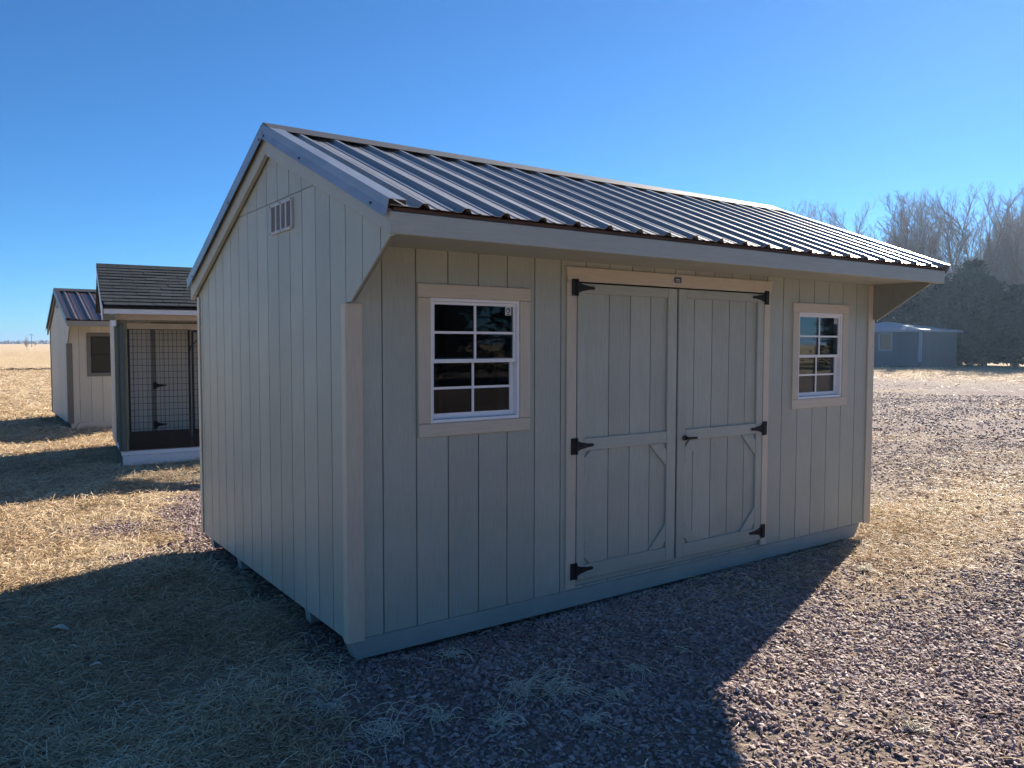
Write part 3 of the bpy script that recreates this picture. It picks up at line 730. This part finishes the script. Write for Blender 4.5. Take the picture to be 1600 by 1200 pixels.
    MB().prism([(.0, .0, 2.1), (.0, RG[0], zt(RG[0]) - .055), (.0, D, zt(D) - .055), (.0, D, 2.1)], (.03, 0, 0)).build('gable_panel', MT['pink'], k)
    L1 = math.hypot(RG[0] - EF[0], RG[1] - EF[1]); d = Vector((0, (RG[0] - EF[0]) / L1, (RG[1] - EF[1]) / L1)); nr = Vector((0, -d.z, d.y))
    courses = 13; ex = L1 / courses; tab = .305
    for c in range(courses):
        off = (c % 2) * tab * .5 + rng.uniform(-.03, .03); x = x0 - .008 - off
        while x < x1:
            a = max(x, x0 - .008); b = min(x + tab - .006, x1)
            if b - a > .04:
                lift = .010 + rng.uniform(0, .006); E = Vector((0, EF[0] - .02, EF[1])) + d * (c * ex)
                A = E + nr * lift; B = E + d * (ex * 1.25) + nr * .001
                MB().prism([(a, A.y, A.z), (a, B.y, B.z), (a, B.y, B.z - .012), (a, A.y - nr.y * .014, A.z - nr.z * .014)], (b - a, 0, 0)).build('shingle', MT['shingle'], k)
            x += tab
    x = x0 - .008
    while x < x1:
        b = min(x + .137, x1); R = Vector((0, *RG))
        MB().prism([(x, RG[0] - .13, RG[1] - .035), (x, RG[0], RG[1] + .028), (x, RG[0] + .13, RG[1] - .04), (x, RG[0] + .13, RG[1] - .052), (x, RG[0], RG[1] + .012), (x, RG[0] - .13, RG[1] - .047)], (b - x + .02, 0, 0)).build('ridge_shingle', MT['shingle'], k)
        x += .14
    MB().prism([(x0, RG[0] + .02, RG[1] + .0), (x0, EB[0], EB[1]), (x0, EB[0], EB[1] - .012), (x0, RG[0] + .02, RG[1] - .012)], (x1 - x0, 0, 0)).build('rear_roof', MT['shingle'], k)
kennel()

# ------------------------------------------------------------------ farthest almond shed on the left
def far_shed():
    s = empty('almond_shed', (.18, 13.72, 0), 'pale almond shed farthest left with dark corner boards, black window and bronze ribbed roof', 'shed')
    L = 3.66; D = 3.05; EF = (-.50, 2.11); RG = (1.48, 2.775); EB = (3.33, 1.99)
    zt = lambda y: float(np.interp(y, [EF[0], RG[0], EB[0]], [EF[1], RG[1], EB[1]]))
    W = (.41, 1.10, 1.075, 1.80)
    front_wall(s, L, .10, 2.02, [W], MT['pink'], MT['pinksheath'])
    lo = [(-.46, 1.99), (-.42, 1.98), (-.02, 1.66), (-.0005, 1.66), (0, .10), (D, .10)]
    hi = [(-.46, zt(-.46) - .03), (RG[0], RG[1] - .03), (D, zt(D) - .03)]
    for x, nx in ((0, -1), (L, 1)):
        gable_wall(s, lo, hi, -.46, D, x, nx, MT['pink'], MT['pinksheath'])
        MB().box(x - .01 if nx < 0 else x - .09, x + .09 if nx < 0 else x + .01, -.014, -.001, .09, 1.66).build('corner_trim', MT['taupe'], s, bevel=.003)
        MB().box(*sorted((x + nx * .001, x + nx * .012)), -.013, .075, .09, 1.658).build('corner_trim', MT['taupe'], s, bevel=.003)
        MB().box(*sorted((x + nx * .001, x + nx * .012)), D - .09, D + .012, .1, 1.98).build('corner_trim', MT['taupe'], s, bevel=.003)
    MB().box(.006, L - .006, D - .02, D, .105, 2.06).build('back_wall', MT['pink'], s)
    MB().box(.03, L - .03, .035, D - .03, .104, .135).build('floor', MT['bare'], s)
    for y in (.001, 1.0, 2.0, 2.9): MB().box(.04, L - .04, y, y + .09, -.03, .098).build('skid', MT['pinkbeam'] if y < .1 else MT['skid'], s, bevel=.003)
    MB().prism([(-.018, EF[0] + .03, EF[1] - .006), (-.018, RG[0], RG[1] - .006), (-.018, EB[0] - .02, EB[1] - .006), (-.018, EB[0] - .02, EB[1] - .026), (-.018, RG[0], RG[1] - .03), (-.018, EF[0] + .03, EF[1] - .022)], (L + .036, 0, 0)).build('roof_deck', MT['deck_edge'], s)
    fm = MT['pinkbeam']
    MB().box(-.04, L + .04, -.485, -.462, 1.985, 2.09).build('fascia', MT['pinksheath'], s, bevel=.003)
    MB().box(.019, L - .019, -.46, -.002, 2.0, 2.01).build('soffit', MT['pink'], s)
    for x in (-.0395, L + .0125):
        for ya, yb in ((-.46, RG[0]), (RG[0], EB[0] - .02)):
            MB().prism([(x, ya, zt(ya) - .03), (x, yb, zt(yb) - .03), (x, yb, zt(yb) - .15), (x, ya, zt(ya) - .13)], (.027, 0, 0)).build('rake_board', MT['taupe'], s, bevel=.002)
    steel_roof(s, -.05, L + .05, EF, RG, EB, MT['bronze'], MT['bronze'], first=.11, screws=False)
    w = empty_child('window', s); x0, x1, z0, z1 = W; t = .07
    for r in ((x0 - t, x1 + t, z1, z1 + t), (x0 - t, x1 + t, z0 - t, z0), (x0 - t, x0, z0, z1), (x1, x1 + t, z0, z1)):
        MB().box(r[0], r[1], -.016, .004, r[2] + .001, r[3] - .001).build('casing', MT['taupe'], w, bevel=.003)
    f = .02
    for r in ((x0, x0 + f, z0, z1), (x1 - f, x1, z0, z1), (x0 + f, x1 - f, z1 - f, z1), (x0 + f, x1 - f, z0, z0 + f), (x0 + f, x1 - f, (z0 + z1) / 2 - .012, (z0 + z1) / 2 + .012)):
        MB().box(r[0], r[1], .0, .05, r[2], r[3]).build('frame', MT['black'], w)
    MB().box(x0 + f, x1 - f, .02, .024, z0 + f, z1 - f).build('pane', MT['glass'], w)
    v = empty_child('gable_vent', s)
    MB().box(-.012, -.001, 1.30, 1.62, 2.38, 2.56).build('frame', MT['vent'], v)
    for q in range(6): MB().box(-.015, -.0121, 1.32, 1.60, 2.40 + q * .025, 2.412 + q * .025).build('louvre', MT['ventdark'], v)
far_shed()

# ------------------------------------------------------------------ blue shed on the right
def blue_shed():
    gz = float(height(52.3, 24.0))
    b = empty('blue_shed', (52.3, 23.97, 0), 'blue shed with framed window and pale metal roof standing before the dark evergreens', 'shed')
    W, L, H = 6.4, 5.0, 2.62; wy0, wy1, wz0, wz1 = 2.07, 2.90, 1.27, 2.38; st = .32
    for i in range(int(W / st)):
        a = i * st
        for k, r in enumerate(rects_minus(a + .008, a + st - .008, -.25, H, [(wy0, wy1, wz0, wz1)])): MB().box(-.012, 0, r[0], r[1], r[2], r[3]).build('siding_board', MT['blue'], b)
    mb = MB()
    for r in rects_minus(.01, W - .01, -.3, H, [(wy0, wy1, wz0, wz1)]): mb.box(-.006, .05, r[0], r[1], r[2], r[3])
    mb.build('wall_sheathing', MT['blue'], b)
    for i in range(int(L / st)):
        a = i * st; MB().box(a + .008, a + st - .008, -.012, 0, -.25, H).build('siding_board', MT['blue'], b)
    MB().box(.051, L, -.006, .05, -.3, H).build('wall_sheathing', MT['blue'], b)
    MB().box(L - .05, L, .051, W, -.3, H).build('end_wall', MT['blue'], b); MB().box(.051, L - .051, W - .06, W, -.3, H).build('back_wall', MT['blue'], b)
    MB().box(-.03, -.013, -.03, .14, .45, H - .02).build('corner_trim', MT['bluetrim'], b); MB().box(-.012, .12, -.03, -.013, .45, H - .02).build('corner_trim', MT['bluetrim'], b)
    w = empty_child('window', b)
    for r in ((wy0 - .1, wy1 + .1, wz1, wz1 + .1), (wy0 - .1, wy1 + .1, wz0 - .1, wz0), (wy0 - .1, wy0, wz0, wz1), (wy1, wy1 + .1, wz0, wz1)):
        MB().box(-.035, -.013, r[0], r[1], r[2] + .002, r[3] - .002).build('casing', MT['bluetrim'], w)
    MB().box(.01, .02, wy0, wy1, wz0, wz1).build('pane', MT['bluewin'], w)
    o = .28; C4 = [(-o, -o), (L + o, -o), (L + o, W + o), (-o, W + o)]; ap = (1.6, 3.4, 3.25)
    for i in range(4):
        p, q = C4[i], C4[(i + 1) % 4]
        MB().prism([(p[0], p[1], H - .01), (q[0], q[1], H - .01), ap], (0, 0, .045)).build('roof_slope', MT['paleroof'], b)
    for r in ((-o - .02, -o, -o, W + o), (L + o, L + o + .02, -o, W + o), (-o, L + o, -o - .02, -o), (-o, L + o, W + o, W + o + .02)):
        MB().box(r[0], r[1], r[2], r[3], H - .11, H + .03).build('fascia', MT['bluetrim'], b)
blue_shed()

# ------------------------------------------------------------------ trees
bark = plain('grey_bark', (.27, .24, .215), .9, scale=6, bs=.5)
twigm = plain('grey_brown_twig', (.27, .235, .21), .9, scale=6, bs=0)
def conifer_mat():
    m, nt, b, out = nodes_of('dark_needles')
    n1 = noise(nt, coords(nt, (1, 1, 1)), 1.3, 4)
    nt.links.new(ramp(nt, n1, [(.3, (.025, .034, .03)), (.7, (.055, .065, .055))]), b.inputs['Base Color']); b.inputs['Roughness'].default_value = .8
    return m
needle = conifer_mat()
def fast_tubes(segs, n):
    """segs: list (p0, p1, r0, r1) -> verts, faces as arrays"""
    P0 = np.array([s[0] for s in segs]); P1 = np.array([s[1] for s in segs]); R0 = np.array([s[2] for s in segs]); R1 = np.array([s[3] for s in segs])
    d = P1 - P0; d /= np.linalg.norm(d, axis=1)[:, None] + 1e-9
    ref = np.where(np.abs(d[:, 2:3]) > .9, np.array([[1., 0, 0]]), np.array([[0, 0, 1.]])); a = np.cross(d, ref); a /= np.linalg.norm(a, axis=1)[:, None]; b = np.cross(d, a)
    V = []
    for P, R in ((P0, R0), (P1, R1)):
        for i in range(n):
            t = 2 * math.pi * i / n; V.append(P + (a * math.cos(t) + b * math.sin(t)) * R[:, None])
    V = np.stack(V, 1).reshape(-1, 3); base = np.arange(len(segs))[:, None] * 2 * n
    F = np.stack([np.concatenate([base + i, base + (i + 1) % n, base + n + (i + 1) % n, base + n + i], 1) for i in range(n)], 1).reshape(-1, 4)
    return V, F
def mesh_np(name, V, F, mat):
    me = bpy.data.meshes.new(name); k = F.shape[1]; me.vertices.add(len(V)); me.vertices.foreach_set('co', V.astype(np.float32).ravel())
    me.loops.add(F.size); me.loops.foreach_set('vertex_index', F.ravel().astype(np.int32)); me.polygons.add(len(F)); me.polygons.foreach_set('loop_start', np.arange(0, F.size, k).astype(np.int32))
    me.update(calc_edges=True); me.materials.append(mat); return me
def bare_tree(seed, H):
    R = np.random.default_rng(seed); trunk = []; limbs = []; twigs = []
    def grow(p, d, L, r, lvl, nseg):
        pts = [p]; dd = d.copy()
        for i in range(nseg):
            dd = dd + R.normal(0, .07 + .02 * lvl, 3) + np.array([0, 0, .05 + .02 * lvl]); dd /= np.linalg.norm(dd)
            q = pts[-1] + dd * L / nseg; a = r * (1 - i / nseg * .75); b = r * (1 - (i + 1) / nseg * .75)
            (trunk if lvl == 0 else limbs if lvl == 1 else twigs).append((pts[-1], q, a, b)); pts.append(q)
        return pts, dd
    def rec(p, d, L, r, lvl):
        nseg = (9, 7, 5, 4, 2)[lvl]; pts, dd = grow(p, d, L, r, lvl, nseg)
        if lvl == 4: return
        kids = (19, 11, 7, 4)[lvl]
        for k in range(kids):
            t = (.22 if lvl == 0 else .18) + (.80 - (.0 if lvl else .02)) * (k + R.random()) / kids; t = min(t, .99)
            j = t * nseg; i = int(j); q = pts[i] + (pts[i + 1] - pts[i]) * (j - i); ax = pts[i + 1] - pts[i]; ax = ax / np.linalg.norm(ax)
            s = R.normal(0, 1, 3); s -= s @ ax * ax; s /= np.linalg.norm(s); ang = R.uniform(.40, .85) * (1 if lvl else .9)
            nd = ax * math.cos(ang) + s * math.sin(ang)
            f = (.52 * (1 - t * .55)) if lvl == 0 else (.50 * (1.05 - t * .5))
            rec(q, nd, L * f * R.uniform(.75, 1.15), max(r * (.42 - .1 * t), .0066), lvl + 1)
    for st in range(2 if seed % 2 else 3):
        a = R.uniform(0, 6.28); tilt = .06 + .12 * st
        rec(np.array([.15 * st * math.cos(a), .15 * st * math.sin(a), -.2]), np.array([tilt * math.cos(a), tilt * math.sin(a), 1.]), H * (.95 - .13 * st), .17 - .035 * st, 0)
    V, F = fast_tubes(trunk, 7); V2, F2 = fast_tubes(limbs, 4); V3, F3 = fast_tubes(twigs, 3)
    a = mesh_np('trunk', V, F, bark); Vc = np.concatenate([V2, V3]); Fc = np.concatenate([F2, F3 + len(V2)]); b = mesh_np('crown', Vc, Fc, twigm)
    print('tree', seed, len(Fc)); return a, b
def conifer(seed):
    R = np.random.default_rng(seed); C = []; D = []
    nb = 230
    for k in range(nb):
        t = 1 - (1 - (k + R.random()) / nb) ** 1.25; t = .03 + .95 * t
        a = R.uniform(0, 6.283); ln = 1.9 * (1 - t) ** .72 * R.uniform(.55, 1.2) + .12
        if .35 < t < .8 and R.random() < .12: ln *= 1.35
        up = R.uniform(-.15, .55) + .6 * t; m = int(12 + ln * 32)
        f = R.uniform(.12, 1, m) ** .8; p = np.stack([np.cos(a) * ln * f, np.sin(a) * ln * f, 9.0 * t + up * ln * f], 1) + R.normal(0, .10 + .07 * ln, (m, 3)) * np.array([1, 1, .7])
        C.append(p); D.append(np.tile([math.cos(a), math.sin(a), .35 + up], (m, 1)))
    C = np.concatenate(C); out = np.concatenate(D) + R.normal(0, .55, C.shape); out /= np.linalg.norm(out, axis=1)[:, None]; n = len(C)
    side = np.cross(out, R.normal(0, 1, (n, 3))); side /= np.linalg.norm(side, axis=1)[:, None]
    s = R.uniform(.14, .36, n)[:, None]
    V = np.stack([C - side * s * .28, C + side * s * .28, C + out * s], 1).reshape(-1, 3); F = np.arange(3 * n).reshape(-1, 3)
    crown = mesh_np('crown', V, F, needle)
    mb = MB(); mb.tube((0, 0, -.2), (0, 0, 8.6), .16, .02, 7); me = mb.mesh('trunk'); me.materials.append(bark); return me, crown
def tree_thing(name, meshes, loc, sc, rz, label, cat, group):
    o = empty(name, loc, label, cat, rz=rz, group=group); o.scale = sc if isinstance(sc, tuple) else (sc, sc, sc)
    for nm, me in zip(('trunk', 'crown'), meshes):
        c = bpy.data.objects.new(nm, me); col.objects.link(c); c.parent = o
    return o
BT = [bare_tree(s, 15.0) for s in (1, 2, 5)]
bare = [
 (63.6, 41.9, 14.8, 0, 'small bare tree rising just above the middle of the steel roof, leftmost of the row'),
 (69.9, 41.1, 15.1, 1, 'slender bare tree second from the left above the roof slope'),
 (68.9, 37.6, 14.6, 2, 'bare tree above the roof slope, third from the left, with a forked crown'),
 (71.4, 35.2, 14.9, 0, 'bare tree above the far roof corner, just left of the tall group'),
 (64.6, 30.0, 14.2, 1, 'tall bare tree with wide spreading crown, first of the tall group beside the roof corner'),
 (74.4, 32.0, 15.6, 2, 'tall bare tree standing behind the pointed evergreen'),
 (68.6, 27.4, 14.5, 0, 'tall bare tree right of the pointed evergreen'),
 (72.6, 26.3, 15.2, 1, 'tallest bare tree at the right edge of the photo'),
 (66.6, 22.6, 14.4, 2, 'bare tree cut by the right border of the photo'),
 (76.0, 31.0, 16.1, 2, 'faint bare tree in the back row between the tall crowns'),
 (80.0, 29.5, 17.1, 0, 'faint bare tree deep in the back row at the right'),
 (76.5, 23.4, 16.5, 1, 'broad bare tree in the back row at the right border'),
 (70.5, 32.6, 15.2, 0, 'bare tree in the middle of the tall group behind the evergreens'),
 (74.0, 38.6, 15.3, 1, 'faint thin bare tree in the back row above the roof edge'),
]
TOP = [max(v.co.z for v in t[1].vertices) for t in BT]
for i, (x, y, h, k, lab) in enumerate(bare):
    s = 1.05 * h / TOP[k]
    tree_thing('bare_tree', BT[k], (x, y, float(height(x, y))), (s, s, s), 1.7 * i + .4, lab, 'tree', 'bare winter trees behind the yard')
CF = [conifer(s) for s in (3, 8)]
ever = [
 (60.2, 31.5, .60, 0, 'low dark evergreen directly behind the window of the blue shed'),
 (61.3, 29.8, .70, 1, 'dark evergreen rising over the middle of the blue shed'),
 (61.6, 27.4, .76, 0, 'broad dark evergreen behind the right end of the blue shed'),
 (62.8, 25.5, .88, 1, 'tallest pointed dark evergreen right of the blue shed'),
 (62.2, 24.2, .74, 0, 'dark evergreen next right from the tallest pointed one'),
 (64.3, 22.9, .68, 1, 'dark evergreen close to the right border of the photo'),
 (64.0, 21.2, .72, 0, 'dark evergreen cut by the right border of the photo'),
 (63.5, 26.6, .78, 1, 'dark evergreen filling the gap left of the tallest pointed one'),
]
for i, (x, y, s, k, lab) in enumerate(ever):
    tree_thing('evergreen_tree', CF[k], (x, y, float(height(x, y))), (s * 1.75, s * 1.75, s), 2.1 * i, lab, 'tree', 'dark evergreens by the blue shed')

for i in range(11):
    x = -24 + 9.5 * i + 3 * math.sin(i * 2.3); y = -23 - 3 * math.cos(i * 1.9) - .12 * x; s = .85 + .2 * math.sin(i * 4.1)
    tree_thing('evergreen_tree', CF[i % 2], (x, y, float(height(x, y))), (s * 1.9, s * 1.9, s), 1.3 * i, 'dark evergreen behind the viewer, visible only as a dark reflection in the window panes', 'tree', 'evergreens behind the viewer')

# distant left: wood on the horizon, two saplings, pole, furrow
def far_wood():
    R = np.random.default_rng(12); n = 9000
    C = np.stack([R.uniform(-260, 700, n), R.uniform(1180, 1260, n), R.uniform(0, 1, n)], 1)
    hgt = 1.5 + 3.5 * fbm(C[:, 0], C[:, 1] * 0, .02, 5) + 1.5 * vnoise(C[:, 0] * .08, C[:, 1] * 0, 9)
    C[:, 2] *= hgt * .8
    s = R.uniform(1.0, 2.2, n); V = []; F = []
    d = R.normal(0, 1, (n, 4, 3)) * s[:, None, None] * np.array([1, .6, .45]); V = (C[:, None, :] + d).reshape(-1, 3)
    b = np.arange(n)[:, None] * 4; F = np.concatenate([b + np.array([[0, 1, 2]]), b + np.array([[0, 2, 3]]), b + np.array([[0, 3, 1]]), b + np.array([[1, 3, 2]])])
    m = plain('far_wood_bark', (.17, .15, .15), .9, scale=.1, bs=0)
    o = bpy.data.objects.new('distant_wood', mesh_np('distant_wood', V, F, m)); col.objects.link(o)
    tag(o, 'low hazy blue line of woods along the horizon', 'woods', kind='stuff')
far_wood()
for (x, y, s, k, lab) in ((13.9, 226, .20, 1, 'small thin bare sapling standing in the far field'), (26.1, 366, .17, 2, 'stubby bare sapling farther out right of the thin one')):
    tree_thing('sapling', BT[k], (x, y, float(height(x, y))), (s, s, s * .95), 1.0, lab, 'sapling', None)
pz = float(height(23.6, 347)); pole = empty('utility_pole', (23.6, 347, pz), 'tiny distant pole on the horizon between the two saplings', 'pole')
MB().tube((0, 0, -.3), (0, 0, 5.2), .13, .10, 7).build('shaft', MT['post'], pole); MB().box(-.9, .9, -.06, .06, 4.6, 4.75).build('crossarm', MT['post'], pole)
mb = MB(); xs = np.linspace(-9, 12, 70); pts = [(x, 52.3 - 7.0 * math.exp(-((x + 6) / 5.5) ** 2) + .35 * math.sin(x * 1.7)) for x in xs]
V = []; F = []
for i, (x, y) in enumerate(pts):
    h = float(height(x, y)); w = .10 + .05 * math.sin(i * 1.3)
    V += [(x, y - w, h - .02), (x, y, h + .10 + .03 * math.sin(i * 2.1)), (x, y + w, h - .02)]
    if i: a = 3 * i; F += [(a - 3, a, a + 1, a - 2), (a - 2, a + 1, a + 2, a - 1)]
tag(mb.add(V, F).build('furrow', plain('dark_soil', (.05, .038, .03), .95, scale=3), recalc=False), kind='structure')

# ------------------------------------------------------------------ straw tufts and dry leaves lying on the near ground
tuftm = plain('pale_dry_straw', (.66, .59, .46), .6, var=.25, scale=30, bs=0)
tufts = [
 (.52, -.80, .15, 'upper left tangle of the large pale straw clump on the shaded gravel'),
 (.68, -.90, .17, 'largest tangled pale straw clump on the shaded gravel before the doors'),
 (-.21, -.84, .16, 'dense pale straw clump at the bottom left of the shaded gravel'),
 (.05, -.88, .09, 'spread straw wisp between the dense clump and the curled one'),
 (.24, -1.02, .09, 'small curled straw clump left below the largest clump'),
 (1.16, -.95, .09, 'short upright straw clump right of the largest clump'),
 (.47, -.26, .09, 'flat straw wisp lying close to the shed skid'),
 (-.31, -.48, .11, 'straw clump on gravel nearest below the shed corner at left'),
 (.60, -1.23, .08, 'low straw wisp at the bottom below the largest clump'),
 (.88, -1.12, .08, 'thin straw wisp just right below the largest clump'),
 (3.79, -.62, .10, 'flat pale straw wisp at the shadow edge under the far shed corner'),
 (1.70, -2.12, .08, 'yellow straw wisp on the sunlit gravel at bottom right'),
]
for i, (x, y, s, lab) in enumerate(tufts):
    R = np.random.default_rng(100 + i); segs = []; nb = int(26 + 260 * s)
    ab = R.uniform(0, 6.28)
    for k in range(nb):
        a = ab + R.normal(0, 1.3); l = s * (R.uniform(.3, .85) if R.random() < .82 else R.uniform(1.0, 2.0)); p = np.array([R.normal(0, s * .22), R.normal(0, s * .22), 0.]); el = R.uniform(.2, 1.3); curl = R.normal(0, 2.2)
        m_ = 5
        for j in range(m_):
            q = p + np.array([math.cos(a), math.sin(a), math.sin(el)]) * l / m_; segs.append((p, q, .0019, .0016)); p = q; a += curl / m_; el -= R.uniform(.2, .7)
            if p[2] < .004: p[2] = .004; el = max(el, .0)
    V, F = fast_tubes(segs, 3)
    o = bpy.data.objects.new('straw_clump', mesh_np('straw_clump', V, F, tuftm)); col.objects.link(o); o.location = (x, y, float(height(x, y)) + .010)
    tag(o, lab, 'straw', 'dry straw clumps on the gravel')
leafm = plain('bleached_leaf', (.60, .52, .38), .7, var=.2, scale=40)
for i, (x, y, l, lab) in enumerate(((-1.27, .49, .045, 'small bleached corn husk piece at the far left in the shade'), (-1.11, .63, .06, 'pale upright leaf scrap in the shaded grass, right of the husk piece'), (-1.20, 1.35, .10, 'long bent pale husk strip in the shaded grass near the shadow edge'), (-1.2, .95, .10, 'tan curled leaf in the middle of the shaded grass'))):
    R = np.random.default_rng(200 + i); n = 7; V = []; F = []
    for j in range(n):
        t = j / (n - 1); w = .28 * l * math.sin(math.pi * min(max(t, .05), .97)) * .6; z = .015 + .25 * l * math.sin(t * 2.6) + .01 * R.random()
        V += [(l * (t - .5), -w, z), (l * (t - .5), 0, z - .006), (l * (t - .5), w, z + .004), ]
        if j: a = 3 * j; F += [(a - 3, a, a + 1, a - 2), (a - 2, a + 1, a + 2, a - 1)]
    o = MB().add(V, F).build('dry_leaf', leafm, recalc=False); so_ = o.modifiers.new('thick', 'SOLIDIFY'); so_.thickness = .0012
    o.location = (x, y, float(height(x, y)) + .01); o.rotation_euler = (R.normal(0, .3), R.normal(0, .2), R.uniform(0, 6.28)); tag(o, lab, 'leaf', 'dry leaves on the shaded grass')
def haze():
    mb = MB(); mb.box(-4300, 4300, -4300, 4300, -3, 22); m = bpy.data.materials.new('haze'); m.use_nodes = True; nt = m.node_tree; nt.nodes.clear()
    out = N(nt, 'ShaderNodeOutputMaterial'); v = N(nt, 'ShaderNodeVolumePrincipled'); v.inputs['Density'].default_value = .00032
    v.inputs['Color'].default_value = (.50, .72, 1, 1); v.inputs['Anisotropy'].default_value = .55
    nt.links.new(v.outputs[0], out.inputs['Volume']); tag(mb.build('haze', m), kind='stuff')
haze()
print('objects', len(bpy.data.objects))
